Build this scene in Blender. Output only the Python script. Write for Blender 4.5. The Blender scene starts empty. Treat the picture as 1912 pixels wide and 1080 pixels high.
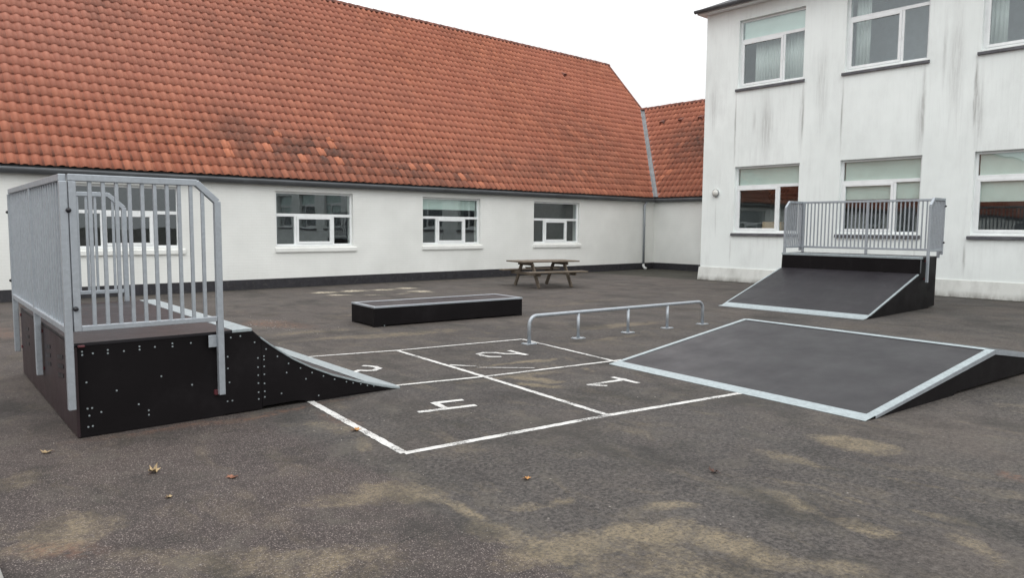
import bpy, bmesh, math, random
from mathutils import Vector, Matrix
random.seed(7)
R = math.radians
sc = bpy.context.scene
C = sc.collection

# ---------------------------------------------------------------- camera, sky, sun, exposure
cam_d = bpy.data.cameras.new('camera'); cam = bpy.data.objects.new('camera', cam_d); C.objects.link(cam)
cam_d.sensor_width = 36; cam_d.lens = 1351.75 / 1912 * 36; cam_d.clip_end = 2000; cam_d.clip_start = 0.05
def _ray(px, py):
    return Vector((px - 956, py - 540, 1351.7515)).normalized()
_X = _ray(2492, 436); _Y = _ray(-242, 416); _Z = _X.cross(_Y)
if _Z.y > 0: _Z = -_Z
_Y = _Z.cross(_X)
rt = Vector((_X.x, _Y.x, _Z.x)); dn = Vector((_X.y, _Y.y, _Z.y)); fw = Vector((_X.z, _Y.z, _Z.z))
cam.matrix_world = Matrix(((rt.x, -dn.x, -fw.x, 0), (rt.y, -dn.y, -fw.y, 0), (rt.z, -dn.z, -fw.z, 1.6), (0, 0, 0, 1)))
sc.camera = cam

SUN_EL, SUN_AZ = R(52), R(-125)          # direction the light comes from (azimuth from +X)
w = bpy.data.worlds.new('World'); sc.world = w; w.use_nodes = True
wn = w.node_tree; wn.nodes.clear()
def wnode(t, **k):
    n = wn.nodes.new(t)
    for a, b in k.items(): setattr(n, a, b)
    return n
sky = wnode('ShaderNodeTexSky', sky_type='NISHITA', sun_disc=False)
sky.sun_elevation = SUN_EL; sky.sun_rotation = math.pi / 2 - SUN_AZ; sky.air_density = 1.0; sky.dust_density = 4.0
hs = wnode('ShaderNodeHueSaturation'); hs.inputs['Saturation'].default_value = 0.10
tc = wnode('ShaderNodeTexCoord'); sx = wnode('ShaderNodeSeparateXYZ')
mr = wnode('ShaderNodeMapRange'); mr.inputs[1].default_value = 0; mr.inputs[2].default_value = 1; mr.inputs[3].default_value = 9.4; mr.inputs[4].default_value = 25.5
nz = wnode('ShaderNodeTexNoise'); nz.inputs['Scale'].default_value = 1.6; nz.inputs['Detail'].default_value = 4
mr2 = wnode('ShaderNodeMapRange'); mr2.inputs[1].default_value = .3; mr2.inputs[2].default_value = .7; mr2.inputs[3].default_value = .94; mr2.inputs[4].default_value = 1.06
mul = wnode('ShaderNodeMath', operation='MULTIPLY')
grey = wnode('ShaderNodeVectorMath', operation='SCALE'); grey.inputs[0].default_value = (0.985, 1.0, 1.01)
mx = wnode('ShaderNodeMix', data_type='RGBA'); mx.inputs[0].default_value = 0.88
bg = wnode('ShaderNodeBackground'); bg.inputs[1].default_value = 0.10
wo = wnode('ShaderNodeOutputWorld')
L = wn.links.new
L(tc.outputs['Generated'], sx.inputs[0]); L(sx.outputs[2], mr.inputs[0]); L(tc.outputs['Generated'], nz.inputs['Vector'])
L(nz.outputs[0], mr2.inputs[0]); L(mr.outputs[0], mul.inputs[0]); L(mr2.outputs[0], mul.inputs[1]); L(mul.outputs[0], grey.inputs['Scale'])
L(sky.outputs[0], hs.inputs['Color']); L(hs.outputs[0], mx.inputs[6]); L(grey.outputs[0], mx.inputs[7]); L(mx.outputs[2], bg.inputs[0]); L(bg.outputs[0], wo.inputs[0])

sd = bpy.data.lights.new('sun', 'SUN'); sd.energy = 0.7; sd.angle = R(35); sd.color = (1, .98, .95)
so = bpy.data.objects.new('sun', sd); C.objects.link(so)
dv = Vector((math.cos(SUN_EL) * math.cos(SUN_AZ), math.cos(SUN_EL) * math.sin(SUN_AZ), math.sin(SUN_EL)))
so.rotation_euler = dv.to_track_quat('Z', 'Y').to_euler(); so.location = (0, 0, 30)

sc.view_settings.view_transform = 'Standard'; sc.view_settings.look = 'None'
sc.view_settings.exposure = 0.0; sc.view_settings.gamma = 1; sc.view_settings.use_curve_mapping = False
sc.cycles.max_bounces = 8; sc.cycles.transparent_max_bounces = 12
try: sc.cycles.use_denoising = True
except Exception: pass

# ---------------------------------------------------------------- node helpers
class NT:
    def __init__(s, name):
        s.m = bpy.data.materials.new(name); s.m.use_nodes = True
        s.t = s.m.node_tree; s.t.nodes.clear()
        s.out = s.n('ShaderNodeOutputMaterial')
        s.tc = s.n('ShaderNodeTexCoord')
    def n(s, t, **k):
        x = s.t.nodes.new(t)
        for a, b in k.items(): setattr(x, a, b)
        return x
    def l(s, a, b): s.t.links.new(a, b)
    def put(s, sock, v):
        if hasattr(v, 'is_output'): s.l(v, sock)
        elif isinstance(v, (tuple, list)) and len(v) == 3 and sock.type == 'RGBA': sock.default_value = (*v, 1)
        else: sock.default_value = v
    def noise(s, vec, scale, detail=4, rough=.55, dist=0):
        x = s.n('ShaderNodeTexNoise'); s.put(x.inputs['Vector'], vec); x.inputs['Scale'].default_value = scale
        x.inputs['Detail'].default_value = detail; x.inputs['Roughness'].default_value = rough; x.inputs['Distortion'].default_value = dist
        return x.outputs[0]
    def vor(s, vec, scale, feature='F1'):
        x = s.n('ShaderNodeTexVoronoi', feature=feature); s.put(x.inputs['Vector'], vec); x.inputs['Scale'].default_value = scale
        return x
    def rng(s, v, a, b, c=0., d=1., smooth=False):
        x = s.n('ShaderNodeMapRange'); x.interpolation_type = 'SMOOTHSTEP' if smooth else 'LINEAR'
        s.put(x.inputs[0], v); x.inputs[1].default_value = a; x.inputs[2].default_value = b; x.inputs[3].default_value = c; x.inputs[4].default_value = d
        return x.outputs[0]
    def math(s, op, a, b=0.0, clamp=False):
        x = s.n('ShaderNodeMath', operation=op); x.use_clamp = clamp; s.put(x.inputs[0], a); s.put(x.inputs[1], b); return x.outputs[0]
    def mix(s, f, a, b, mode='MIX'):
        x = s.n('ShaderNodeMix', data_type='RGBA', blend_type=mode); s.put(x.inputs[0], f); s.put(x.inputs[6], a); s.put(x.inputs[7], b); return x.outputs[2]
    def map(s, vec, loc=(0,0,0), rot=(0,0,0), scale=(1,1,1), kind='POINT'):
        x = s.n('ShaderNodeMapping', vector_type=kind); s.put(x.inputs[0], vec)
        x.inputs[1].default_value = loc; x.inputs[2].default_value = rot; x.inputs[3].default_value = scale; return x.outputs[0]
    def warp(s, vec, scale, amt, detail=3):
        x = s.n('ShaderNodeTexNoise'); s.put(x.inputs['Vector'], vec); x.inputs['Scale'].default_value = scale; x.inputs['Detail'].default_value = detail
        a = s.n('ShaderNodeVectorMath', operation='SUBTRACT'); s.l(x.outputs['Color'], a.inputs[0]); a.inputs[1].default_value = (.5, .5, .5)
        b = s.n('ShaderNodeVectorMath', operation='SCALE'); s.l(a.outputs[0], b.inputs[0]); b.inputs['Scale'].default_value = amt
        c = s.n('ShaderNodeVectorMath', operation='ADD'); s.l(b.outputs[0], c.inputs[0]); s.put(c.inputs[1], vec); return c.outputs[0]
    def blobs(s, vec, items, soft=.35):
        """items: (loc, rotation, scale, strength) -> maximum of soft ellipsoids"""
        acc = None
        for loc, rot, scl, st in items:
            m = s.map(vec, loc, rot, scl, 'TEXTURE')
            ln = s.n('ShaderNodeVectorMath', operation='LENGTH'); s.l(m, ln.inputs[0])
            v = s.rng(ln.outputs['Value'], 1.25, soft, 0, st, True)
            acc = v if acc is None else s.math('MAXIMUM', acc, v)
        return acc
    def bump(s, h, strength, dist, prev=None):
        x = s.n('ShaderNodeBump'); s.put(x.inputs['Height'], h); x.inputs['Strength'].default_value = strength; x.inputs['Distance'].default_value = dist
        if prev is not None: s.l(prev, x.inputs['Normal'])
        return x.outputs[0]
    def bsdf(s, col, rough=.6, metal=0., normal=None, spec=.5, **kw):
        b = s.n('ShaderNodeBsdfPrincipled'); s.put(b.inputs['Base Color'], col); s.put(b.inputs['Roughness'], rough); s.put(b.inputs['Metallic'], metal)
        s.put(b.inputs['Specular IOR Level'], spec)
        if normal is not None: s.l(normal, b.inputs['Normal'])
        for k, v in kw.items(): s.put(b.inputs[k], v)
        return b
    def done(s, sh):
        s.l(sh.outputs[0], s.out.inputs[0]); return s.m
    @property
    def obj(s): return s.tc.outputs['Object']

def simple(name, col, rough=.6, metal=0., var=.15, scale=6, bump=0., bscale=60, spec=.5, dirt=None, dirt_amt=.4, stretch=(1,1,1)):
    t = NT(name); v = t.map(t.obj, scale=stretch)
    n = t.noise(v, scale, 5)
    dark = tuple(c * (1 - var * 2) for c in col); light = tuple(min(1, c * (1 + var)) for c in col)
    c = t.mix(t.rng(n, .3, .7), dark, light)
    if dirt:
        d = t.rng(t.noise(v, scale * 2.3, 6, .65), .52, .72, 0, dirt_amt)
        c = t.mix(d, c, dirt)
    nm = t.bump(t.noise(v, bscale, 3), bump, .004) if bump else None
    rr = t.rng(t.noise(v, scale * 1.7, 4), .3, .7, max(.03, rough - .08), min(1, rough + .08))
    return t.done(t.bsdf(c, rr, metal, nm, spec))

# ---------------------------------------------------------------- materials
def mat_asphalt():
    t = NT('asphalt'); P = t.obj
    W = t.warp(t.warp(P, 1.1, .55), 6.0, .12)
    big = t.noise(P, .35, 5, .6); mid = t.noise(P, 2.2, 5, .6); fine = t.noise(P, 38, 4, .7)
    c = t.mix(t.rng(big, .32, .68), (.031, .0292, .0275), (.052, .0475, .0440))
    c = t.mix(t.rng(mid, .36, .62, 0, .6), c, (.048, .043, .041))
    m3 = t.noise(t.map(P, scale=(1, 1.3, 1)), 9, 5, .7); c = t.mix(t.rng(m3, .48, .72, 0, .5), c, (.092, .080, .071)); c = t.mix(t.rng(m3, .48, .30, 0, .6), c, (.036, .033, .032))
    c = t.mix(t.rng(fine, .44, .66, 0, .75), c, (.122, .110, .102)); c = t.mix(t.rng(fine, .5, .32, 0, .6), c, (.030, .027, .027))
    c = t.mix(t.rng(t.noise(W, .8, 4, .6), .48, .66, 0, .45), c, (.040, .037, .037)); c = t.mix(t.rng(t.noise(t.map(W, loc=(9, 4, 0)), .55, 4, .6), .48, .68, 0, .5), c, (.100, .083, .071))
    gr = t.noise(P, 24, 6, .82); c = t.mix(t.rng(gr, .53, .66, 0, .60), c, (.140, .124, .112)); c = t.mix(t.rng(gr, .47, .36, 0, .65), c, (.016, .015, .015))
    # worn brownish area towards the buildings
    sp = t.n('ShaderNodeSeparateXYZ'); t.l(P, sp.inputs[0])
    ymask = t.rng(t.math('ADD', sp.outputs[1], t.math('MULTIPLY', mid, 5.0)), 8, 16, 0, .55, True)
    c = t.mix(ymask, c, (.088, .074, .067))
    # open-textured, stony asphalt in the left foreground
    wx_ = t.n('ShaderNodeSeparateXYZ'); t.l(t.warp(P, 1.4, .5, 5), wx_.inputs[0])
    grav = t.math('MULTIPLY', t.rng(wx_.outputs[0], 2.52, 2.22, 0, 1, True), t.rng(wx_.outputs[1], 7.5, 5.5, .3, 1))
    v1 = t.vor(P, 95); v2 = t.vor(P, 170)
    st = t.math('MULTIPLY', t.rng(v1.outputs['Distance'], .42, .22), t.rng(v1.outputs['Color'], .45, .75))
    st2 = t.math('MULTIPLY', t.rng(v2.outputs['Distance'], .42, .22), t.rng(v2.outputs['Color'], .55, .8))
    stones = t.math('MAXIMUM', st, st2)
    c = t.mix(t.math('MULTIPLY', grav, .55), c, (.050, .037, .035))
    c = t.mix(t.math('MULTIPLY', stones, t.rng(grav, 0, 1, .16, .95)), c, (.31, .262, .238))
    pits = t.math('MULTIPLY', t.rng(t.vor(P, 60).outputs['Distance'], .12, .0), t.rng(grav, 0, 1, .25, .9))
    c = t.mix(pits, c, (.03, .028, .028))
    # sand
    sand_l = [(5.46,2.35,-1.264,0.34,0.24,1.0),(3.94,2.12,-1.857,0.28,0.10,.6),(3.95,1.69,-1.491,0.32,0.09,.75),(4.75,2.38,-1.468,0.40,0.09,.45),
      (2.25,3.72,-1.1,0.34,0.20,.85),(2.05,3.75,-.4,0.40,0.16,.55),(2.37,3.25,-1.5,0.34,0.11,.8),(2.33,2.75,-1.5,0.34,0.16,.75),(2.5,2.4,-.3,0.45,0.24,.85),
      (3.0,2.25,-.8,0.36,0.20,.9),(3.34,2.42,-.6,0.18,0.10,.75),(3.22,1.80,-1.5,0.42,0.17,.85),(3.33,1.40,-1.3,0.25,0.14,.6),(2.7,2.15,-.9,0.85,0.45,.5),(3.00,2.90,-.2,0.15,0.07,.6),(2.75,3.0,-.6,.3,.08,.35),
      (4.05,1.07,-1.9,0.30,0.10,.5),(4.35,1.35,-1.5,.35,.08,.4),(5.12,1.21,-1.58,0.09,0.14,.45),(4.9,1.75,-1.4,.4,.05,.4),(4.3,2.0,-1.6,.4,.06,.35),
      (5.71,6.24,-0.098,0.67,0.10,.75),(5.18,5.54,-1.209,0.41,0.14,.95),(5.05,5.27,-1.009,0.28,0.09,.85),(5.98,5.49,-1.951,0.21,0.08,.45),
      (5.62,9.15,-0.204,1.65,0.30,.55),(2.63,5.21,-1.527,0.42,0.12,.6),(2.63,4.60,-1.790,0.26,0.10,.5),
      (9.2,7.75,-0.12,1.3,0.28,.5),(8.03,6.85,-0.026,0.86,0.20,.42),(.67,5.26,-.7,.20,.30,.4),(.63,4.26,-.7,.35,.35,.6),(1.25,3.42,-.78,.76,.2,.5),(1.6,3.0,-.8,.4,.25,.5),
      (5.1,5.75,-.15,.9,.16,.45),(11.5,10.6,.1,2.2,.3,.3),(7.3,11.6,-.1,1.8,.35,.35),(4.9,10.2,-.2,1.1,.3,.4)]
    sm = t.blobs(W, [((a, b, 0), (0, 0, r), (L_, h_, 3), s_) for a, b, r, L_, h_, s_ in sand_l], .2)
    grain = t.noise(P, 16, 6, .7)
    wisps = t.rng(t.noise(t.map(W, rot=(0, 0, .12), scale=(3.2, 1, 1)), 1.2, 6, .68), .54, .76, 0, .5)
    brk = t.math('ADD', t.math('MULTIPLY', t.noise(W, 3.2, 8, .78), 1.7), t.math('MULTIPLY', t.noise(t.map(P, rot=(0, 0, .3), scale=(1.5, 1, 1)), 15, 6, .78), 1.25))
    sm = t.math('MULTIPLY', t.rng(t.math('ADD', t.math('MULTIPLY', sm, .9), brk), 1.60, 2.20, 0, 1), t.rng(sm, .0, .25))
    sm = t.math('MAXIMUM', sm, wisps)
    sm = t.math('MULTIPLY', sm, t.rng(grain, .25, .62, .45, 1.))
    sm = t.math('MULTIPLY', sm, t.rng(t.noise(P, 48, 3, .75), .38, .58, .35, 1.))
    c = t.mix(t.math('MULTIPLY', sm, .88), c, (.235, .190, .125))
    # chalky spill by the left building
    ch = [(8.14,16.01,-.31,.34,.28,1),(8.91,15.95,0,.36,.24,1),(9.73,15.9,0,.40,.24,1),(10.4,15.91,-1.1,.3,.25,.9),(10.14,14.89,-.9,.35,.26,.9),(8.10,15.18,-.3,.32,.2,.9),(8.78,14.75,-.6,.2,.1,.7),(9.48,14.66,-.2,.2,.08,.6)]
    cm = t.blobs(W, [((a, b, 0), (0, 0, r), (L_, h_, 3), s_) for a, b, r, L_, h_, s_ in ch], .3)
    c = t.mix(t.math('MULTIPLY', cm, t.rng(grain, .40, .58, .1, .95)), c, (.70, .62, .47))
    # reddish leaf litter
    ru = [(4.89,11.28,-1.3,.8,.35,.8),(2.15,5.95,-.06,1.2,.10,.6),(2.80,5.38,-1.68,.3,.1,.5),(5.51,1.30,-2.08,.15,.1,.6),(1.2,12.8,-1.5,.9,.35,.7),(.62,4.1,-.7,.3,.12,.6)]
    rm = t.blobs(W, [((a, b, 0), (0, 0, r), (L_, h_, 3), s_) for a, b, r, L_, h_, s_ in ru], .3)
    c = t.mix(t.math('MULTIPLY', rm, t.rng(grain, .4, .62)), c, (.17, .095, .065))
    # scattered pale chips everywhere
    v3 = t.vor(P, 9); chip = t.math('MULTIPLY', t.rng(v3.outputs['Distance'], .075, .05), t.rng(v3.outputs['Color'], .72, .8))
    c = t.mix(t.math('MULTIPLY', chip, .7), c, (.33, .30, .27))
    # cracks and a damp dirty band along the walls
    ce = t.vor(t.warp(t.map(P, loc=(.25, .1, 0)), 5, .12, 6), 1.3, 'DISTANCE_TO_EDGE')
    crack = t.math('MULTIPLY', t.rng(ce.outputs['Distance'], .010, .004), t.blobs(P, [((2.03, 3.03, 0), (0, 0, -.7), (.22, .12, 3), 1.)], .3))
    c = t.mix(t.math('MULTIPLY', crack, .75), c, (.014, .013, .012))
    edge = t.math('MULTIPLY', t.rng(t.math('ADD', sp.outputs[1], t.math('MULTIPLY', mid, .5)), 17.75, 18.05), 1.)
    edge = t.math('MAXIMUM', edge, t.rng(t.math('ADD', sp.outputs[0], t.math('MULTIPLY', mid, .6)), 19.45, 19.75))
    c = t.mix(t.math('MULTIPLY', edge, t.rng(grain, .3, .6, .4, .9)), c, (.030, .031, .022))
    h = t.math('ADD', t.math('MULTIPLY', fine, .6), t.math('MULTIPLY', stones, t.rng(grav, 0, 1, .2, .8)))
    n = t.bump(h, .55, .006); n = t.bump(mid, .25, .02, n)
    # broad old staining: olive-black growth and paler traffic-worn areas
    m1 = t.noise(t.map(W, rot=(0, 0, .4), scale=(1.6, 1, 1)), .75, 7, .68); m2 = t.noise(t.map(W, loc=(5, 2, 0)), 2.6, 6, .72)
    c = t.mix(t.rng(m1, .50, .64, 0, .55), c, (.026, .026, .023)); c = t.mix(t.rng(m2, .52, .68, 0, .45), c, (.028, .025, .024))
    c = t.mix(t.rng(m2, .46, .34, 0, .40), c, (.105, .094, .078))
    rough = t.rng(t.noise(P, 1.1, 4), .3, .7, .70, .92)
    return t.done(t.bsdf(c, rough, 0, n, .20))

def mat_tiles():
    t = NT('clay_tiles')
    uv = t.tc.outputs['UV']
    fl = t.n('ShaderNodeVectorMath', operation='FLOOR'); t.l(uv, fl.inputs[0])
    wn_ = t.n('ShaderNodeTexWhiteNoise', noise_dimensions='2D'); t.l(fl.outputs[0], wn_.inputs['Vector'])
    r = wn_.outputs['Value']
    wn2 = t.n('ShaderNodeTexWhiteNoise', noise_dimensions='2D'); t.l(t.map(fl.outputs[0], loc=(31.7, 11.3, 0)), wn2.inputs['Vector']); r2 = wn2.outputs['Value']
    P = t.obj
    c = t.mix(r, (.33, .114, .068), (.44, .168, .100))
    c = t.mix(t.rng(t.noise(P, .30, 4), .35, .65, 0, .55), c, (.40, .150, .100))
    spu = t.n('ShaderNodeSeparateXYZ'); t.l(P, spu.inputs[0])
    c = t.mix(t.math('MULTIPLY', t.rng(spu.outputs[2], 3.2, 6.5, 0, .6, True), t.rng(spu.outputs[0], 16, 4)), c, (.39, .175, .130))
    # lichen and soot: a large patchy field plus per-tile chance, heaviest low on the slope
    sp = t.n('ShaderNodeSeparateXYZ'); t.l(uv, sp.inputs[0]); row = sp.outputs[1]
    low = t.rng(row, 0, 9, 1, 0, True)
    soot = t.noise(t.map(P, scale=(1, .7, .7)), .55, 5, .65)
    patch = t.blobs(t.warp(P, .9, 1.4), [((9.3, 18.4, 3.4), (0, 0, 0), (3.2, 1.1, .9), 1.), ((12.6, 18.1, 3.1), (0, 0, 0), (3.0, .8, .7), .9), ((7.3, 18.7, 3.9), (0, 0, 0), (1.4, 1.2, 1.2), .7), ((17.5, 18.6, 3.4), (0, 0, 0), (5.0, 1.0, 1.0), .5), ((9.0, 21.8, 7.3), (0, 0, 0), (3.0, 1.6, 2.2), .22), ((21.5, 19.6, 4.8), (0, 0, 0), (3.6, 2.6, 2.6), .25), ((25.2, 16.5, 5.3), (0, 0, 0), (1.6, 3.0, 1.6), 1.), ((4.9, 21.6, 7.1), (0, 0, 0), (.8, 1.0, 1.2), .5)], .2)
    pf = t.blobs(t.warp(P, .9, 1.4), [((9.3, 18.4, 3.4), (0, 0, 0), (3.4, 1.1, .9), 1.), ((12.6, 18.1, 3.1), (0, 0, 0), (3.0, .8, .7), .8), ((25.0, 16.5, 3.6), (0, 0, 0), (1.6, 3.0, .9), .8)], .3)
    f = t.math('ADD', t.rng(soot, .48, .75, 0, .25), t.math('MULTIPLY', patch, .85))
    f = t.math('MULTIPLY', f, t.rng(r2, .0, .75, .25, 1.1), True)
    f = t.math('MULTIPLY', f, t.rng(t.noise(P, 9, 4), .35, .6, .55, 1.))
    c = t.mix(f, c, (.090, .056, .046))
    # fine brown speckle; gap shade painted into each trough, deepest at its lower end
    c = t.mix(t.rng(t.noise(P, 26, 4, .7), .5, .75, 0, .3), c, (.20, .12, .09))
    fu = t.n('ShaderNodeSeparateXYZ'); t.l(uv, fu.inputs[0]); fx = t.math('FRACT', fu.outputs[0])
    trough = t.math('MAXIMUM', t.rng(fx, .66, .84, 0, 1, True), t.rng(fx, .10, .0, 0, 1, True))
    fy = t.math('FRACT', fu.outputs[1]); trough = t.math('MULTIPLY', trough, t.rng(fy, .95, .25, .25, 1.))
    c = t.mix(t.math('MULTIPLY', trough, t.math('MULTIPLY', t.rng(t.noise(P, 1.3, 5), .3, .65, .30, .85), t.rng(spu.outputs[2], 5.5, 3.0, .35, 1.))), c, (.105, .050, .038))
    c = t.mix(t.rng(r2, 0, 1, -.03, .18), c, (.20, .085, .062))
    # odd replaced tiles: bright orange
    fresh = t.math('MULTIPLY', t.math('GREATER_THAN', t.math('ADD', r, t.math('MULTIPLY', pf, .07)), .985), t.rng(pf, .1, .4, .12, 1))
    c = t.mix(t.math('MULTIPLY', fresh, .85), c, (.53, .20, .115))
    n = t.bump(t.noise(P, 60, 3), .25, .004)
    return t.done(t.bsdf(c, .78, 0, n, .3))

def mat_leftwall():
    t = NT('white_painted_brick'); P = t.obj
    # brick courses under thick paint, on both wall directions
    sp = t.n('ShaderNodeSeparateXYZ'); t.l(P, sp.inputs[0])
    cb = t.n('ShaderNodeCombineXYZ'); t.l(t.math('ADD', sp.outputs[0], sp.outputs[1]), cb.inputs[0]); t.l(sp.outputs[2], cb.inputs[1])
    br = t.n('ShaderNodeTexBrick'); t.l(cb.outputs[0], br.inputs['Vector'])
    br.inputs['Scale'].default_value = 1; br.inputs['Brick Width'].default_value = .24; br.inputs['Row Height'].default_value = .0667
    br.inputs['Mortar Size'].default_value = .006; br.inputs['Mortar Smooth'].default_value = .6
    c = t.mix(t.rng(t.noise(P, .9, 5), .3, .7), (.71, .72, .69), (.80, .81, .78))
    c = t.mix(t.math('MULTIPLY', br.outputs['Fac'], .10), c, (.5, .5, .48))
    foot = t.math('MULTIPLY', t.rng(sp.outputs[2], .75, .25), t.rng(t.noise(t.map(P, scale=(3, 3, .8)), 1.6, 5), .4, .7))
    c = t.mix(t.math('MULTIPLY', foot, .10), c, (.42, .40, .36))
    h = t.math('SUBTRACT', t.math('MULTIPLY', t.noise(P, 9, 5), .6), br.outputs['Fac'])
    n = t.bump(h, .4, .005)
    return t.done(t.bsdf(c, .7, 0, n, .3))

def mat_render():
    t = NT('white_render'); P = t.obj
    W = t.warp(P, 2.5, .045)
    c = t.mix(t.rng(t.noise(P, .7, 5), .3, .7), (.775, .815, .795), (.85, .89, .87))
    st = []
    def streak(y, z0, z1, wd, s): st.append(((19.6, y, (z0 + z1) / 2), (0, 0, 0), (3, wd, (z0 - z1) / 2), s))
    streak(12.12, 5.8, 3.4, .035, .75); streak(10.02, 5.8, 3.9, .05, .85); streak(10.05, 5.5, 3.6, .09, .35)
    streak(8.93, 5.75, 3.6, .035, .65); streak(6.93, 5.75, 3.5, .06, .9); streak(6.98, 5.2, 3.3, .12, .40)
    streak(5.80, 5.75, 3.9, .05, .9); streak(5.72, 5.4, 3.4, .13, .45); streak(3.7, 5.75, 3.9, .05, .8)
    streak(11.1, 5.6, 3.5, .22, .42); streak(11.5, 5.2, 4.3, .06, .3); streak(12.7, 2.5, 1.3, .03, .30); streak(12.9, 6.2, 4.4, .16, .35)
    streak(9.5, 6.9, 3.9, .22, .26); streak(6.25, 7.2, 3.9, .20, .36); streak(6.5, 6.9, 4.8, .06, .35); streak(9.6, 6.0, 5.2, .08, .35)
    streak(5.84, 1.4, .45, .04, .55); streak(12.16, 1.4, .5, .03, .35); streak(6.95, 1.4, .5, .03, .3); streak(4.4, 4.4, 2.9, .1, .3)
    for k in range(4):
        streak(2.62 - 3.17 * k, 5.75, 3.7, .05, .7); streak(.55 - 3.17 * k, 5.75, 3.7, .06, .7)
    b = t.blobs(W, st, .1)
    fib = t.noise(t.map(P, scale=(1, 9, .55)), 1.6, 6, .7)
    b = t.math('MULTIPLY', b, t.rng(t.noise(t.map(P, scale=(1, 14, .8)), 1.9, 6, .75), .32, .62, .1, 1.15))
    faint = t.math('MULTIPLY', t.rng(fib, .48, .80, .02, .30), t.rng(t.noise(P, .55, 4), .36, .62))
    c = t.mix(faint, c, (.46, .46, .46))
    c = t.mix(t.rng(t.noise(t.map(P, scale=(1, 1.6, .6)), 1.1, 6, .7), .48, .74, 0, .26), c, (.52, .53, .52))
    c = t.mix(b, c, (.27, .26, .25))
    n = t.bump(t.noise(P, 45, 5, .7), .35, .004); n = t.bump(t.noise(P, 2.0, 4), .3, .02, n)
    return t.done(t.bsdf(c, .8, 0, n, .25))

def mat_base_render():
    t = NT('grey_base_render'); P = t.obj
    c = t.mix(t.rng(t.noise(P, 1.2, 5), .3, .7), (.56, .57, .54), (.66, .67, .64))
    fib = t.noise(t.map(P, scale=(1, 1.6, .7)), 1.7, 6, .7)
    c = t.mix(t.rng(fib, .45, .72, 0, .45), c, (.33, .33, .31))
    sp = t.n('ShaderNodeSeparateXYZ'); t.l(P, sp.inputs[0])
    c = t.mix(t.math('MULTIPLY', t.rng(sp.outputs[2], .16, 0), t.rng(fib, .3, .6)), c, (.20, .19, .17))
    return t.done(t.bsdf(c, .85, 0, t.bump(t.noise(P, 30, 5, .7), .4, .006), .2))

def mat_galv(name='galvanised_steel', col=(.37, .40, .43), rough=.48, cv=.05):
    t = NT(name); P = t.obj
    v = t.vor(P, 40)
    c = t.mix(t.rng(v.outputs['Color'], .2, .8), tuple(x * (1 - cv) for x in col), tuple(x * (1 + cv) for x in col))
    c = t.mix(t.rng(t.noise(P, 7, 5), .45, .75, 0, .35), c, tuple(x * (1 - cv * 3) for x in col))
    rr = t.rng(t.noise(P, 14, 4), .3, .7, rough - .08, rough + .12)
    return t.done(t.bsdf(c, rr, .55, t.bump(t.noise(P, 90, 2), .08, .002), .5))

def mat_ply(name, a, b, rough, bumpy=.2, scuff_sheen=.25, spec=.5):
    t = NT(name); P = t.obj
    c = t.mix(t.rng(t.noise(P, 1.6, 5), .3, .7), a, b)
    sc_ = t.rng(t.noise(t.map(P, rot=(0, 0, .1), scale=(1.2, 9, 1)), 1.4, 6, .7), .55, .8, 0, scuff_sheen)  # pale scuffs, which also paint in streaks of reflected light
    c = t.mix(sc_, c, tuple(min(1, x * 2.2 + .02) for x in b))
    sk = t.rng(t.noise(t.map(P, rot=(0, 0, .35), scale=(1.5, 26, 1)), 1.1, 4, .8), .66, .74, 0, scuff_sheen * .45); c = t.mix(sk, c, tuple(x * 2.6 + .02 for x in b))
    rr = t.rng(t.noise(P, 2.1, 5), .3, .7, rough - .10, rough + .10)
    # fine hexagonal anti-slip texture
    n = t.bump(t.vor(P, 190).outputs['Distance'], bumpy, .0015)
    return t.done(t.bsdf(c, rr, 0, n, spec))

def mat_glass():
    t = NT('window_glass')
    fr = t.n('ShaderNodeFresnel'); fr.inputs[0].default_value = 1.52
    f = t.rng(fr.outputs[0], 0, 1, .095, 1.45)
    n = t.bump(t.noise(t.obj, 1.3, 2), .05, .02)
    g = t.n('ShaderNodeBsdfGlossy'); g.inputs['Roughness'].default_value = .01; g.inputs['Color'].default_value = (.86, .93, .95, 1); t.l(n, g.inputs['Normal'])
    tr = t.n('ShaderNodeBsdfTransparent'); tr.inputs[0].default_value = (.94, .965, .96, 1)
    # a pane is a thin slab: all the reflection is taken where the light enters it
    geo = t.n('ShaderNodeNewGeometry'); f = t.math('MULTIPLY', f, t.math('SUBTRACT', 1.0, geo.outputs['Backfacing']))
    m = t.n('ShaderNodeMixShader'); t.l(f, m.inputs[0]); t.l(tr.outputs[0], m.inputs[1]); t.l(g.outputs[0], m.inputs[2])
    t.l(m.outputs[0], t.out.inputs[0]); return t.m

def mat_paint():
    t = NT('road_paint'); P = t.obj
    n = t.math('MULTIPLY', t.noise(P, 60, 5, .75), 1.0); big = t.noise(P, 2.6, 4)
    c = t.mix(t.rng(t.noise(P, 12, 4), .3, .7), (.52, .51, .49), (.68, .67, .65))
    wear = t.math('ADD', t.rng(n, .40, .64, 0, .9), t.rng(big, .46, .70, -.42, .45))
    wear = t.math('MINIMUM', t.math('MAXIMUM', wear, 0.08), .88)
    # worn-through paint lets the asphalt below show
    b = t.bsdf(c, .75, 0, t.bump(n, .4, .003), .3)
    tr = t.n('ShaderNodeBsdfTransparent'); m = t.n('ShaderNodeMixShader'); t.l(wear, m.inputs[0]); t.l(b.outputs[0], m.inputs[1]); t.l(tr.outputs[0], m.inputs[2])
    t.l(m.outputs[0], t.out.inputs[0]); return t.m

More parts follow.
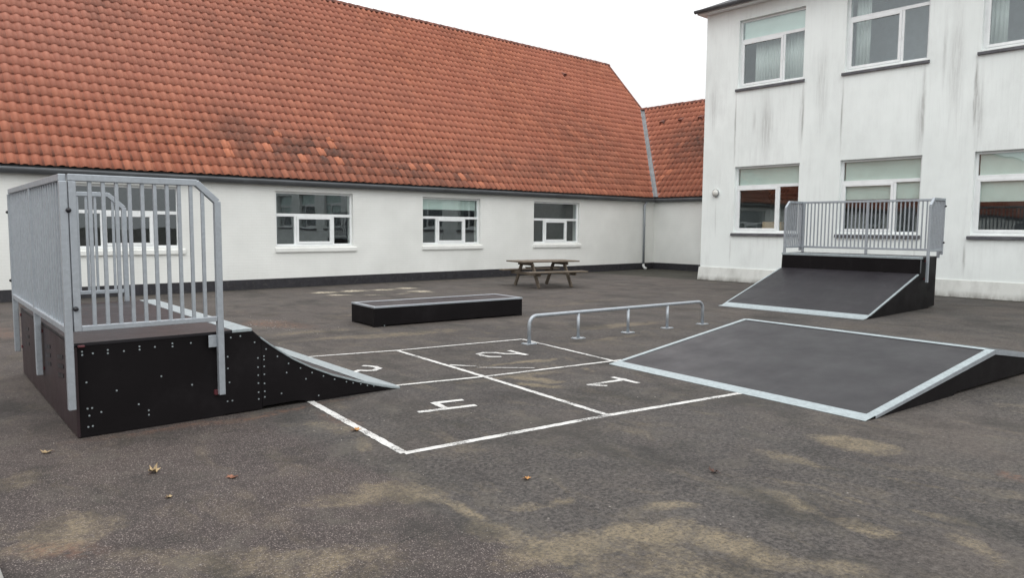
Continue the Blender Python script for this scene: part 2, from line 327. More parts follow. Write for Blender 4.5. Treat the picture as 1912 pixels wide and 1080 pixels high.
def mat_curtain():
    t = NT('curtain_fabric')
    c = t.mix(t.rng(t.noise(t.obj, 3, 4), .3, .7), (.74, .79, .76), (.84, .88, .86))
    b = t.bsdf(c, .9, 0, None, .1)
    tl = t.n('ShaderNodeBsdfTranslucent'); t.put(tl.inputs[0], (.6, .66, .62, 1)); m = t.n('ShaderNodeMixShader'); m.inputs[0].default_value = .25
    t.l(b.outputs[0], m.inputs[1]); t.l(tl.outputs[0], m.inputs[2]); t.l(m.outputs[0], t.out.inputs[0]); return t.m

M = dict(
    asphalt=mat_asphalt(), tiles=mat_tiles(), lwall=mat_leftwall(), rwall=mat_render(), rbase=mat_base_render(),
    plinth=simple('black_tar_plinth', (.022, .021, .026), .6, var=.2, bump=.3, bscale=25, dirt=(.09, .08, .07), dirt_amt=.35),
    zinc=simple('weathered_zinc', (.105, .112, .12), .5, .3, var=.12, scale=3, stretch=(.4, 1, 1), dirt=(.06, .055, .05), dirt_amt=.4),
    lead=simple('lead_flashing', (.26, .27, .28), .6, .2, var=.15, scale=5),
    galv=mat_galv(), strip=mat_galv('steel_sheet', (.37, .42, .435), .5, .09),
    deck=mat_ply('dark_ramp_board', (.015, .0135, .0165), (.023, .021, .0245), .42, .25, .40, .30),
    side=mat_ply('black_ramp_side', (.0055, .0045, .005), (.0085, .007, .0078), .6, .1, .25, .12),
    back=mat_ply('brown_ramp_board', (.020, .011, .013), (.030, .016, .019), .45, .1, .2, .5),
    frame=simple('white_window_paint', (.80, .82, .82), .35, var=.04, scale=3, dirt=(.5, .5, .48), dirt_amt=.2),
    sill=simple('slate_sill', (.10, .10, .11), .55, var=.2, scale=8, bump=.2), 
    wood=simple('weathered_wood', (.150, .118, .088), .85, var=.3, scale=5, bump=.6, bscale=20, stretch=(1, 14, 14), dirt=(.06, .065, .045), dirt_amt=.5),
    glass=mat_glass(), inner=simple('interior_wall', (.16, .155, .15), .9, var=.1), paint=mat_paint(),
    curtain=mat_curtain(), blind=simple('pale_green_blind', (.66, .76, .71), .85, var=.04, scale=2),
    card=simple('cardboard', (.42, .29, .17), .85, var=.1), rubber=simple('red_rubber', (.11, .022, .028), .6, var=.2, scale=20),
    plastic=simple('black_plastic', (.012, .012, .016), .4, var=.1), roofing=simple('dark_roofing', (.07, .07, .075), .8, var=.2, scale=8, bump=.5),
    white=simple('white_metal', (.68, .69, .68), .5, var=.08), lens=simple('milky_lamp_glass', (.62, .62, .58), .25, var=.05, scale=20),
    kerb=simple('concrete', (.27, .265, .25), .85, var=.2, scale=9, bump=.5), stone=simple('pebble_stone', (.24, .22, .20), .8, var=.4, scale=2.5),
    leaf_o=simple('orange_leaf', (.42, .20, .055), .7, var=.25, scale=30), leaf_b=simple('brown_leaf', (.075, .03, .018), .7, var=.3, scale=30),
    leaf_p=simple('pale_leaf', (.36, .26, .14), .7, var=.25, scale=30), leaf_r=simple('rusty_leaf', (.27, .11, .06), .7, var=.25, scale=30),
)

# ---------------------------------------------------------------- mesh helpers
class MB:
    def __init__(s): s.v = []; s.f = []; s.uv = None
    def add(s, vs, fs):
        b = len(s.v); s.v += [tuple(v) for v in vs]; s.f += [tuple(b + i for i in f) for f in fs]; return s
    def box(s, x0, x1, y0, y1, z0, z1):
        vs = [(x, y, z) for z in (z0, z1) for x, y in ((x0, y0), (x1, y0), (x1, y1), (x0, y1))]
        return s.add(vs, [(0, 3, 2, 1), (4, 5, 6, 7), (0, 1, 5, 4), (1, 2, 6, 5), (2, 3, 7, 6), (3, 0, 4, 7)])
    def bar(s, p, q, w, h, up=(0, 0, 1)):
        p = Vector(p); q = Vector(q); d = (q - p).normalized(); u = Vector(up)
        sd_ = d.cross(u)
        if sd_.length < 1e-4: u = Vector((0, 1, 0)); sd_ = d.cross(u)
        sd_.normalize(); u = sd_.cross(d).normalized(); a = sd_ * (w / 2); b = u * (h / 2)
        vs = [p - a - b, p + a - b, p + a + b, p - a + b, q - a - b, q + a - b, q + a + b, q - a + b]
        return s.add(vs, [(0, 1, 2, 3), (7, 6, 5, 4), (0, 4, 5, 1), (1, 5, 6, 2), (2, 6, 7, 3), (3, 7, 4, 0)])
    def tube(s, pts, r, n=12, cap=True):
        pts = [Vector(p) for p in pts]; rings = []; prev = None
        for i, p in enumerate(pts):
            d = (pts[min(i + 1, len(pts) - 1)] - pts[max(i - 1, 0)]).normalized()
            if prev is None: a = d.orthogonal().normalized()
            else: a = (prev - d * prev.dot(d)).normalized()
            prev = a; b = d.cross(a); rr = r[i] if isinstance(r, (list, tuple)) else r
            rings.append([p + (a * math.cos(t) + b * math.sin(t)) * rr for t in (2 * math.pi * k / n for k in range(n))])
        vs = [v for rg in rings for v in rg]; fs = []
        for i in range(len(rings) - 1):
            for k in range(n):
                fs.append((i * n + k, i * n + (k + 1) % n, (i + 1) * n + (k + 1) % n, (i + 1) * n + k))
        if cap: fs += [tuple(range(n))[::-1], tuple((len(rings) - 1) * n + k for k in range(n))]
        return s.add(vs, fs)
    def prism(s, poly, y0, y1, ax='y'):
        n = len(poly)
        if ax == 'y': vs = [(a, y0, b) for a, b in poly] + [(a, y1, b) for a, b in poly]
        elif ax == 'x': vs = [(y0, a, b) for a, b in poly] + [(y1, a, b) for a, b in poly]
        else: vs = [(a, b, y0) for a, b in poly] + [(a, b, y1) for a, b in poly]
        fs = [tuple(range(n)), tuple(range(2 * n - 1, n - 1, -1))] + [(i, i + n, (i + 1) % n + n, (i + 1) % n) for i in range(n)]
        return s.add(vs, fs)
    def build(s, name, mat, parent=None, bevel=0, smooth=False, segs=2):
        me = bpy.data.meshes.new(name); me.from_pydata(s.v, [], s.f)
        bm = bmesh.new(); bm.from_mesh(me); bmesh.ops.recalc_face_normals(bm, faces=bm.faces); bm.to_mesh(me); bm.free()
        me.materials.append(mat)
        o = bpy.data.objects.new(name, me); C.objects.link(o)
        if parent: o.parent = parent
        if bevel:
            m = o.modifiers.new('bevel', 'BEVEL'); m.width = bevel; m.segments = segs; m.limit_method = 'ANGLE'; m.angle_limit = R(40)
        if smooth:
            for p in me.polygons: p.use_smooth = True
        return o
def tag(o, label=None, cat=None, group=None, kind=None):
    if label: o['label'] = label
    if cat: o['category'] = cat
    if group: o['group'] = group
    if kind: o['kind'] = kind
    return o
def empty(name, loc=(0, 0, 0), rz=0, parent=None):
    o = bpy.data.objects.new(name, None); C.objects.link(o); o.location = loc; o.rotation_euler = (0, 0, rz); o.empty_display_size = .3
    if parent: o.parent = parent
    return o
def copy_tree(o, parent=None):
    c = o.copy(); C.objects.link(c)
    if parent: c.parent = parent
    for ch in [x for x in C.objects if x.parent == o]: copy_tree(ch, c)
    return c
def strip_mesh(pts, wd, seed=0, z=.004):
    """ribbon lying on the ground with slightly ragged edges"""
    rnd = random.Random(seed); m = MB()
    for i in range(len(pts) - 1):
        p = Vector(pts[i]); q = Vector(pts[i + 1]); d = (q - p); n = max(2, int(d.length / .05)); t = d.normalized(); s_ = Vector((-t.y, t.x))
        if i: p = p - t * wd * .35
        vs = []; 
        for k in range(n + 1):
            c = p.lerp(q, k / n); a = wd / 2 * (1 + rnd.uniform(-.14, .14)); b = wd / 2 * (1 + rnd.uniform(-.14, .14))
            zz = z + .0004 * i
            vs += [(c.x + s_.x * a, c.y + s_.y * a, zz), (c.x - s_.x * b, c.y - s_.y * b, zz)]
        m.add(vs, [(2 * k, 2 * k + 1, 2 * k + 3, 2 * k + 2) for k in range(n)])
    return m

# ---------------------------------------------------------------- ground
g = MB(); g.add([(-300, -300, 0), (300, -300, 0), (300, 300, 0), (-300, 300, 0)], [(0, 1, 2, 3)])
tag(g.build('asphalt_ground', M['asphalt']), kind='structure')

lines = MB()
for i, (pts, wd) in enumerate([([(2.743, 4.239), (4.64, 4.002), (6.35, 3.715)], .062), ([(2.743, 4.239), (2.908, 5.929), (2.93, 6.15)], .066),
        ([(4.64, 4.002), (4.837, 5.904), (5.005, 7.884)], .058), ([(3.3, 6.24), (3.962, 6.115), (4.837, 5.904), (6.75, 5.61)], .052),
        ([(3.6, 8.25), (4.006, 8.148), (5.005, 7.884), (6.889, 7.568)], .052), ([(6.889, 7.568), (6.597, 5.58)], .052),
        ([(4.929, 6.655), (5.114, 6.402)], .05), ([(5.075, 6.334), (5.564, 5.903)], .025)]):
    s_ = strip_mesh(pts, wd, i, .004 + .0012 * i); lines.add(s_.v, s_.f)
tag(lines.build('court_lines', M['paint']), kind='structure')
nums = {
    'four': [[(3.456, 5.125), (3.995, 4.999)], [(4.026, 5.225), (3.75, 5.3), (3.716, 5.076)]],
    'one': [[(5.39, 4.924), (5.828, 4.869), (5.923, 4.882)], [(5.885, 5.024), (5.857, 4.65)], [(5.39, 4.924), (5.505, 4.762)]],
    'two': [[(5.763, 6.711), (5.647, 6.805), (5.628, 6.922), (5.659, 7.04), (5.771, 7.062), (5.882, 6.964), (5.926, 6.823), (6.058, 6.716), (6.083, 6.592)], [(6.083, 6.592), (6.106, 6.803), (6.126, 6.982)]],
    'three': [[(4.147, 7.273), (4.188, 7.22), (4.227, 7.13), (4.215, 7.017), (4.108, 6.946), (4.033, 6.981), (3.979, 7.052), (3.90, 7.0), (3.79, 6.96), (3.70, 7.02), (3.66, 7.13), (3.69, 7.24)]]}
for nm, strokes in nums.items():
    mb = MB()
    for i, st in enumerate(strokes):
        s_ = strip_mesh(st, .062, i + 50, .005 + .0014 * i); mb.add(s_.v, s_.f)
    tag(mb.build('painted_number_' + nm, M['paint']), kind='structure')

kb = MB()
for i in range(6):
    y1 = 4.12 - i * 1.0; kb.box(-.02, .36, y1 - .99, y1, -.1, .06)
tag(kb.build('kerb', M['kerb'], bevel=.012), kind='structure')

# ---------------------------------------------------------------- walls with openings
def wall_front(mb, u0, u1, z0, z1, d0, d1, holes, put):
    """put(u0,u1,d0,d1,z0,z1) adds a box; holes sorted (u0,u1,z0,z1) in rows sharing z"""
    rows = sorted({(h[2], h[3]) for h in holes}); z = z0
    for (a, b) in rows:
        put(u0, u1, d0, d1, z, a); u = u0
        for h in sorted(h for h in holes if (h[2], h[3]) == (a, b)):
            put(u, h[0], d0, d1, a, b); u = h[1]
        put(u, u1, d0, d1, a, b); z = b
    put(u0, u1, d0, d1, z, z1)

# window: local X along the wall, Y into the wall, Z up, origin at lower left of the opening
def frame_ring(mb, x0, x1, z0, z1, wd, y0, y1):
    mb.box(x0, x1, y0, y1, z0, z0 + wd); mb.box(x0, x1, y0, y1, z1 - wd, z1)
    mb.box(x0, x0 + wd, y0, y1, z0 + wd, z1 - wd); mb.box(x1 - wd, x1, y0, y1, z0 + wd, z1 - wd)
def window_left(parent, x, w_, h_):
    D = .085
    m = MB(); frame_ring(m, 0, w_, 0, h_, .055, D, D + .07)
    zt = h_ * .545; m.box(.055, w_ - .055, D + .004, D + .066, zt, zt + .075)
    a, b = w_ * .255, w_ * .745
    m.box(a - .03, a + .03, D + .008, D + .062, .055, zt); m.box(b - .03, b + .03, D + .008, D + .062, .055, zt)
    o = m.build('window', M['frame'], parent, .004); o.location = (x, 17.85, 1.07)
    s_ = MB(); frame_ring(s_, a + .031, b - .031, .057, zt - .002, .062, D - .012, D + .045); s_.build('sash', M['frame'], o, .004)
    for (x0, x1, z0, z1) in ((.056, w_ - .056, zt + .076, h_ - .056), (.056, a - .031, .056, zt - .001), (a + .094, b - .094, .12, zt - .065), (b + .031, w_ - .056, .056, zt - .001)):
        p = MB(); p.box(x0, x1, D + .028, D + .034, z0, z1); p.build('pane', M['glass'], o)
    s = MB(); s.prism([(-.045, -.15), (-.045, -.05), (D, -.0005), (D, -.15)], -.03, w_ + .09, 'x'); s.build('sill', M['lwall'], o, .006)
    return o
def window_right(parent, y, z, w_, h_, zt_frac, blinds):
    D = .10
    m = MB(); frame_ring(m, 0, w_, 0, h_, .06, D, D + .07)
    zt = h_ * zt_frac; m.box(.06, w_ - .06, D + .004, D + .066, zt, zt + .085)
    mu = w_ * .68; m.box(mu - .03, mu + .03, D + .008, D + .062, .06, zt)
    o = m.build('window', M['frame'], parent, .004); o.location = (19.6, y, z); o.rotation_euler = (0, 0, -math.pi / 2)
    s_ = MB(); frame_ring(s_, .062, mu - .031, .062, zt - .002, .065, D - .014, D + .045); s_.build('sash', M['frame'], o, .004)
    for (x0, x1, z0, z1) in ((.061, w_ - .061, zt + .086, h_ - .061), (.128, mu - .097, .128, zt - .068), (mu + .031, w_ - .061, .061, zt - .001)):
        p = MB(); p.box(x0, x1, D + .028, D + .034, z0, z1); p.build('pane', M['glass'], o)
    s = MB(); s.prism([(-.055, -.105), (-.055, -.035), (D, -.001), (D, -.105)], -.06, w_ + .05, 'x'); s.build('sill', M['sill'], o, .004)
    for (x0, x1, z0, z1) in blinds:
        b = MB(); b.box(x0 * w_, x1 * w_, D + .076, D + .08, z0 * h_, z1 * h_); b.build('blind', M['blind'], o)
    return o

# ---------------------------------------------------------------- low tiled wing
low = empty('school_wing', (5, 17.85, 0))
tag(low, 'long low white school wing with steep red tiled roof and dark plinth', 'school building')
inv = Vector((-5, -17.85, 0))
def lowpart(mb, name, mat, **k):
    o = mb.build(name, mat, low, **k); o.location = inv; return o
LX0, LX1, LY = -70.1, 26.95, 17.85
wx = [(3.26, 5.43), (7.74, 9.94), (12.24, 14.42), (16.73, 18.95), (-1.23, .95), (-5.7, -3.5), (-10.2, -8.0), (-14.7, -12.5), (-19.2, -17)]
holes = [(a, b, 1.07, 2.48) for a, b in wx]
mb = MB()
def pl(u0, u1, d0, d1, z0, z1): mb.box(u0, u1, LY + d0, LY + d1, z0, z1)
wall_front(mb, LX0, 23.25, .25, 2.80, 0, .32, holes, pl)
mb.box(LX0, LX0 + .3, LY + .32, 29.4, .25, 2.8)
lowpart(mb, 'wall', M['lwall'])
# the joined cross wing: its wall faces the camera behind the tall block
mb = MB(); mb.box(23.25, 23.55, 8, LY + .32, .25, 2.80); lowpart(mb, 'cross_wall', M['lwall'])
mb = MB(); mb.box(LX0, 23.28, LY - .014, LY + .3, 0, .25); mb.box(23.232, 23.5, 8, LY - .015, 0, .25); lowpart(mb, 'plinth', M['plinth'])
# back rooms
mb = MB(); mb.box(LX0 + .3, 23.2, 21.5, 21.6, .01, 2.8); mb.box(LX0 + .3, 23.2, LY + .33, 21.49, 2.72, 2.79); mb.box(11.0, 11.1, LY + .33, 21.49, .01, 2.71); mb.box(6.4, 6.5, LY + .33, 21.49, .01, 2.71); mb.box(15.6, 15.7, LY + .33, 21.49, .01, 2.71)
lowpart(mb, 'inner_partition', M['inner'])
for i, (a, b) in enumerate(wx):
    o = window_left(low, a, b - a, 1.41); o.location = Vector((a, LY, 1.07)) + inv
    for z0, z1 in (((1.05, 1.35),) if i == 2 else ()):
        bl = MB(); bl.box(.07, b - a - .07, .185, .19, z0, z1); bl.build('blind', M['blind'], o)
# roof tiles
K = 1.12; EZ = 2.835
def tile_roof(u0, u1, rows, cw, gauge, frame, seed):
    """frame(u, s, n) -> world point; u along the eave, s up the slope, n off the slope"""
    rnd = random.Random(seed); V = []; F = []; UV = []
    prof = [(0, .0), (.09, .016), (.22, .052), (.38, .068), (.54, .052), (.68, .016), (.84, -.008), (1.0, .0)]
    cols = int((u1 - u0) / cw)
    for r in range(rows):
        for c in range(cols):
            jn = rnd.uniform(-.004, .005); js = rnd.uniform(-.007, .007); jr = rnd.uniform(-.004, .004); b = len(V)
            for (t, h) in prof:
                u = u0 + (c + t) * cw
                sag = -.045 * math.sin(math.pi * min(1, max(0, (t + .05) / .85))) if t < .8 else 0
                V.append(frame(u, r * gauge + sag + js - .03, .020 + h + jn + jr * t if r == 0 else h * .5 - .01)); UV.append((c + t * .9 + .05, r + .05))
                V.append(frame(u, r * gauge + sag + js - .03, (.030 if r == 0 else .046) + h + jn + jr * t)); UV.append((c + t * .9 + .05, r + .05))
                V.append(frame(u, (r + 1) * gauge + .02, .000 + h + jn)); UV.append((c + t * .9 + .05, r + .95))
            for k in range(len(prof) - 1):
                i = b + 3 * k; F.append((i, i + 3, i + 4, i + 1)); F.append((i + 1, i + 4, i + 5, i + 2))
    me = bpy.data.meshes.new('roof'); me.from_pydata([tuple(v) for v in V], [], F)
    uvl = me.uv_layers.new(name='tile'); 
    for lp in me.loops: uvl.data[lp.index].uv = UV[lp.vertex_index]
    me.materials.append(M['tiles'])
    for p in me.polygons: p.use_smooth = True
    return me
def clip(me, co, no):
    bm = bmesh.new(); bm.from_mesh(me)
    bmesh.ops.bisect_plane(bm, geom=bm.verts[:] + bm.edges[:] + bm.faces[:], plane_co=co, plane_no=no, clear_outer=True)
    bm.to_mesh(me); bm.free()
ca, sa = 1 / math.hypot(1, K), K / math.hypot(1, K)
EY = LY - .09
mainf = lambda u, s, n: (u, EY + s * ca - n * sa, EZ - .02 + s * sa + n * ca)
RUN = 5.86; SL = RUN / ca; rows = 28; gauge = SL / rows
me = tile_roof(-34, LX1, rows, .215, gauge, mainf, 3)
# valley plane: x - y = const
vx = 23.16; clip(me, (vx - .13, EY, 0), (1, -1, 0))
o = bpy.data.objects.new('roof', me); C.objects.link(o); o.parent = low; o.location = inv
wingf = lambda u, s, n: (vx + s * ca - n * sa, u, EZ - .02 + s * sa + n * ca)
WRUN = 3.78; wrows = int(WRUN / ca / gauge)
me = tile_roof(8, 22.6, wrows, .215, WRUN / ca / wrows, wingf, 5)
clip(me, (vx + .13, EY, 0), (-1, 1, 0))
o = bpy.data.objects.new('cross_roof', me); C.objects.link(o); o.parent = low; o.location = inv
# rear slopes, gable, underlay
RY, RZ = EY + RUN, EZ - .02 + RUN * K
WX, WZ = vx + WRUN, EZ - .02 + WRUN * K
mb = MB()
mb.add([(-70, EY + .06, EZ - .02), (LX1 - .03, EY + .06, EZ - .02), (LX1 - .03, RY, RZ - .1), (-70, RY, RZ - .1)], [(0, 1, 2, 3)])
mb.add([(-70, RY, RZ - .02), (LX1 - .02, RY, RZ - .02), (LX1 - .02, RY + RUN, EZ - .02), (-70, RY + RUN, EZ - .02)], [(0, 1, 2, 3)])
lowpart(mb, 'roof_underlay', M['roofing'])
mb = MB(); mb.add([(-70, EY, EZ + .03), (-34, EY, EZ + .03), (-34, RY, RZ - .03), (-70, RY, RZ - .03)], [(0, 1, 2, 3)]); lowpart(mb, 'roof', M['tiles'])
mb = MB(); mb.add([(LX1 - .06, EY + .1, 0), (LX1 - .06, RY + RUN, 0), (LX1 - .06, RY + RUN, EZ - .1), (LX1 - .06, RY, RZ - .12), (LX1 - .06, EY + .1, EZ - .1)], [(0, 1, 2, 3, 4)])
lowpart(mb, 'gable', M['lwall'])
mb = MB(); mb.add([(-70, EY + .1, 2.8), (-70, RY + RUN, 2.8), (-70, RY, RZ - .12)], [(0, 1, 2)]); lowpart(mb, 'gable', M['lwall'])
mb = MB(); mb.add([(WX, 8, WZ - .05), (WX, RY - 1.8, WZ - .05), (WX + WRUN, RY - 1.8, EZ), (WX + WRUN, 8, EZ)], [(0, 1, 2, 3)])
lowpart(mb, 'cross_roof_rear', M['roofing'])
# ridge tiles
def ridge(p0, p1, name):
    p0 = Vector(p0); p1 = Vector(p1); n = int((p1 - p0).length / .33); d = (p1 - p0) / n; t = d.normalized(); s_ = Vector((-t.y, t.x, 0))
    m = MB()
    for i in range(n):
        a = p0 + d * i; b = a + d * 1.06; rnd = random.uniform(-.006, .006); vs = []
        for (q, rr) in ((a, .125), (b, .108)):
            for k in range(7):
                th = math.pi * k / 6; vs.append(q + s_ * (math.cos(th) * rr) + Vector((0, 0, math.sin(th) * rr - .03 + rnd)))
        m.add(vs, [(k, k + 1, k + 8, k + 7) for k in range(6)] + [tuple(range(7))])
    me_ = m.build(name, M['ridge'], low, smooth=False); me_.location = inv
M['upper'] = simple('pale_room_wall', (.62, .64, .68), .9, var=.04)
M['ridge'] = simple('ridge_clay', (.20, .075, .052), .8, var=.3, scale=4, dirt=(.07, .055, .05), dirt_amt=.8)
ridge((-70, RY, RZ + .01), (LX1, RY, RZ + .01), 'ridge_tiles')
ridge((WX, 8, WZ), (WX, LY - .05 + WRUN, WZ), 'cross_ridge_tiles')
# mortar verge along the gable
mb = MB(); mb.bar((LX1 - .02, EY + 3.3, EZ + 3.3 * K + .01), (LX1 - .02, RY, RZ + .02), .09, .07); lowpart(mb, 'verge', M['ridge'])
# valley flashing
mb = MB(); a = Vector((vx, EY, EZ - .02)); b = Vector((WX, EY + WRUN, WZ))
off = Vector((0, 0, .02))
for sgn in (1, -1):
    pass
e1 = Vector((1, 0, 0)) * .17; e2 = Vector((0, 1, 0)) * .17
# each leaf of the valley lies on its own slope
wl = [a + off, b + off, b + off + Vector((0, -.24, 0)), a + off + Vector((0, -.24, 0))]
ml = [a + off, b + off, b + off + Vector((-.24, 0, 0)), a + off + Vector((-.24, 0, 0))]
mb.add([p + Vector((0, 0, .0)) for p in wl], [(0, 1, 2, 3)]); mb.add([p + Vector((0, 0, .0)) for p in ml], [(0, 1, 2, 3)])
lowpart(mb, 'valley_flashing', M['lead'])
# gutters: half-round trough with hidden board behind
def gutter(p0, p1, outv, name):
    p0 = Vector(p0); p1 = Vector(p1); o_ = Vector(outv); m = MB(); n = 8; vs = []
    for q in (p0, p1):
        for k in range(n + 1):
            th = math.pi + math.pi * k / n; vs.append(q + o_ * (math.cos(th) * .08) + Vector((0, 0, math.sin(th) * .135)))
        for k in range(n, -1, -1):
            th = math.pi + math.pi * k / n; vs.append(q + o_ * (math.cos(th) * .073) + Vector((0, 0, math.sin(th) * .128 + .002)))
    k2 = 2 * (n + 1); m.add(vs, [(k, (k + 1) % k2, k2 + (k + 1) % k2, k2 + k) for k in range(k2)])
    o = m.build(name, M['zinc'], low, smooth=True); o.location = inv
    m = MB(); L_ = (p1 - p0).length; c = int(L_ / .9); d = (p1 - p0) / c; t = d.normalized()
    return o
gutter((LX0, LY - .115, 2.75), (23.10, LY - .115, 2.75), (0, -1, 0), 'gutter')
gutter((23.135, 8, 2.75), (23.135, LY - .04, 2.75), (-1, 0, 0), 'gutter')
mb = MB(); mb.box(-70, 23.1, LY - .03, LY - .003, 2.64, 2.80); mb.box(23.20, 23.247, 8, LY - .031, 2.64, 2.80); lowpart(mb, 'fascia', M['zinc'])
# downpipe with white shoe
mb = MB(); x_ = 22.55
mb.tube([(x_ + .15, LY - .115, 2.70), (x_ + .10, LY - .10, 2.62), (x_, LY - .07, 2.5), (x_, LY - .07, .22)], .042, 14)
for z in (.9, 1.7, 2.3): mb.tube([(x_, LY - .07, z), (x_, LY - .07, z + .03)], .052, 14)
dpo = lowpart(mb, 'downpipe', M['galv'], smooth=True)
mb = MB(); mb.tube([(x_, LY - .07, .21), (x_, LY - .07, .12), (x_ + .01, LY - .12, .06), (x_ + .03, LY - .20, .035)], .048, 12); mb.build('downpipe_shoe', M['white'], dpo, smooth=True)
# clay vent tiles
for (u, s_, fr) in ((19.72, 4.55, wingf), (18.75, 4.55, wingf), (17.75, 4.55, wingf), (22.75, 7.2, mainf)):
    m = MB(); A = [fr(u - .11, s_ - .14, .04), fr(u + .11, s_ - .14, .04), fr(u + .09, s_ + .16, .04), fr(u - .09, s_ + .16, .04), fr(u - .08, s_ - .12, .17), fr(u + .08, s_ - .12, .17)]
    m.add(A, [(0, 1, 5, 4), (1, 2, 5), (0, 4, 3), (4, 5, 2, 3)]); lowpart(m, 'vent_tile', M['ridge'])

# ---------------------------------------------------------------- tall rendered block
tall = empty('school_block', (19.6, 0, 0))
tag(tall, 'tall two storey white rendered school block with large windows and rain streaks', 'school building')
inv2 = Vector((-19.6, 0, 0))
def tallpart(mb, name, mat, **k):
    o = mb.build(name, mat, tall, **k); o.location = inv2; return o
TY0, TY1 = -14., 13.2
cols = [12.08 - 3.17 * k for k in range(8)]      # left edges (largest y) of the windows
WW = 2.03
mb = MB()
def pt(u0, u1, d0, d1, z0, z1): mb.box(19.6 + d0, 19.6 + d1, -u1, -u0, z0, z1)
holes = [(-c, -c + WW, z0, z1) for c in cols for z0, z1 in ((1.50, 3.46), (5.79, 7.75))]
wall_front(mb, -TY1, -TY0, .40, 8.12, 0, .35, holes, pt)
mb.box(19.951, 29, TY1 - .3, TY1, .40, 8.12); mb.box(19.951, 29, TY0, TY0 + .3, .40, 8.12); mb.box(28.7, 29, TY0 + .31, TY1 - .31, .40, 8.12)
tallpart(mb, 'wall', M['rwall'])
mb = MB(); mb.prism([(19.57, .415), (19.50, .0), (19.94, .0), (19.94, .399), (19.6, .399)], TY0, TY1 + .04); mb.box(19.9, 29, TY1 - .3, TY1 + .05, 0, .399); tallpart(mb, 'plinth', M['rbase'], bevel=.01)
mb = MB()
mb.box(19.96, 28.6, TY0 + .31, TY1 - .31, 4.4, 4.6); mb.box(19.96, 28.6, TY0 + .31, TY1 - .31, 8.0, 8.1); mb.box(24.2, 24.3, TY0 + .31, TY1 - .31, .01, 4.39)
for k in range(7): mb.box(19.96, 24.19, cols[k + 1] + .5, cols[k + 1] + .6, .01, 4.39)
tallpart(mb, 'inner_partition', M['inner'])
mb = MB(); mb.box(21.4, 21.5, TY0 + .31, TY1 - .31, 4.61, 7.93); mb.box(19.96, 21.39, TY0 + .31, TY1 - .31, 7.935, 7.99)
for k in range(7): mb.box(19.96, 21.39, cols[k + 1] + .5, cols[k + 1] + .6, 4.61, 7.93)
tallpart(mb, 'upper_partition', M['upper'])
# roof with overhang, soffit and gutter
mb = MB()
ox, oy = 19.30, .20
mb.prism([(ox, 8.26), (24.3, 10.2), (29.4, 8.26), (29.4, 8.20), (24.3, 10.14), (ox, 8.20)], TY0 - oy, TY1 + oy); tallpart(mb, 'roof', M['roofing'])
mb = MB(); mb.box(ox + .02, 20.2, TY0 - oy + .02, TY1 + oy - .02, 8.125, 8.15); mb.box(ox + .02, ox + .05, TY0 - oy + .02, TY1 + oy - .02, 8.151, 8.195); mb.box(ox + .051, 29, TY1 + oy - .05, TY1 + oy - .02, 8.151, 8.195); tallpart(mb, 'soffit', M['frame'])
mb = MB()
vs = []; n = 8
for yy in (TY0 - oy, TY1 + oy + .01):
    for k in range(n + 1):
        th = math.pi + math.pi * k / n; vs.append((ox - .06 + math.cos(th) * .075, yy, 8.225 + math.sin(th) * .085))
mb.add(vs, [(k, k + 1, n + 2 + k, n + 1 + k) for k in range(n)] + [tuple(range(n + 1)), tuple(range(n + 1, 2 * n + 2))])
tallpart(mb, 'gutter', M['zinc'])
for k, c in enumerate(cols):
    lo = {0: [(.04, .96, .71, .97)], 1: [(.04, .96, .71, .97), (.04, .96, .46, .70)], 2: [(.04, .96, .71, .97), (.04, .96, .40, .70)]}.get(k, [(.04, .96, .71, .97)] if k % 2 else [(.04, .96, .4, .97)])
    hi = {0: [(.04, .96, .71, .97)]}.get(k, [])
    o = window_right(tall, c, 1.50, WW, 1.96, .675, lo); o.location = Vector((0, c, 1.50))
    o = window_right(tall, c, 5.79, WW, 1.96, .675, hi); o.location = Vector((0, c, 5.79))
# bulkhead lamp on the wall
la = MB(); la.tube([(0, 0, 0), (-.035, 0, 0)], .125, 24); 
lo_ = la.build('wall_lamp', M['white'], None, .004); lo_.location = (19.6, 12.70, 2.70)
m = MB(); m.tube([(-.036, 0, 0), (-.075, 0, 0), (-.10, 0, 0), (-.115, 0, 0)], [.108, .098, .07, .03], 24); m.build('lamp_glass', M['lens'], lo_, smooth=True)
m = MB(); m.tube([(-.036, 0, 0), (-.055, 0, 0)], .118, 24, False); m.tube([(-.055, 0, 0), (-.036, 0, 0)], .109, 24, False); m.build('lamp_rim', M['galv'], lo_)
tag(lo_, 'small round bulkhead lamp on the white wall near the corner of the tall block', 'wall lamp')

# curtains and a cardboard box behind the glass
def curtain(y0, y1, z0, z1, name, label, x=19.92, folds=.09, amp=.028):
    n = int(abs(y1 - y0) / folds * 8); m = MB(); vs = []
    for k in range(n + 1):
        y = y0 + (y1 - y0) * k / n; ph = 2 * math.pi * (y - y0) / folds
        a = amp * (.7 + .3 * math.sin(y * 9)); vs += [(x + a * math.sin(ph), y, z0), (x + a * .8 * math.sin(ph + .3), y, z1)]
    m.add(vs, [(2 * k, 2 * k + 2, 2 * k + 3, 2 * k + 1) for k in range(n)])
    o = m.build('curtain', M['curtain'], None, smooth=True); s = o.modifiers.new('thickness', 'SOLIDIFY'); s.thickness = .003
    me_ = o.data; cx = x; o.location = (0, 0, 0); tag(o, label, 'curtain', 'curtains behind the upper windows'); return o
curtain(10.10, 11.72, 5.84, 7.16, 'curtain', 'wide pleated pale curtain behind the leftmost upper window of the tall block', 19.95)
curtain(8.42, 8.80, 5.84, 7.70, 'curtain', 'narrow drawn back curtain at the left of the middle upper window', 19.95)
curtain(5.32, 5.66, 5.84, 7.70, 'curtain', 'gathered curtain at the left of the upper window cut by the picture edge', 19.95)
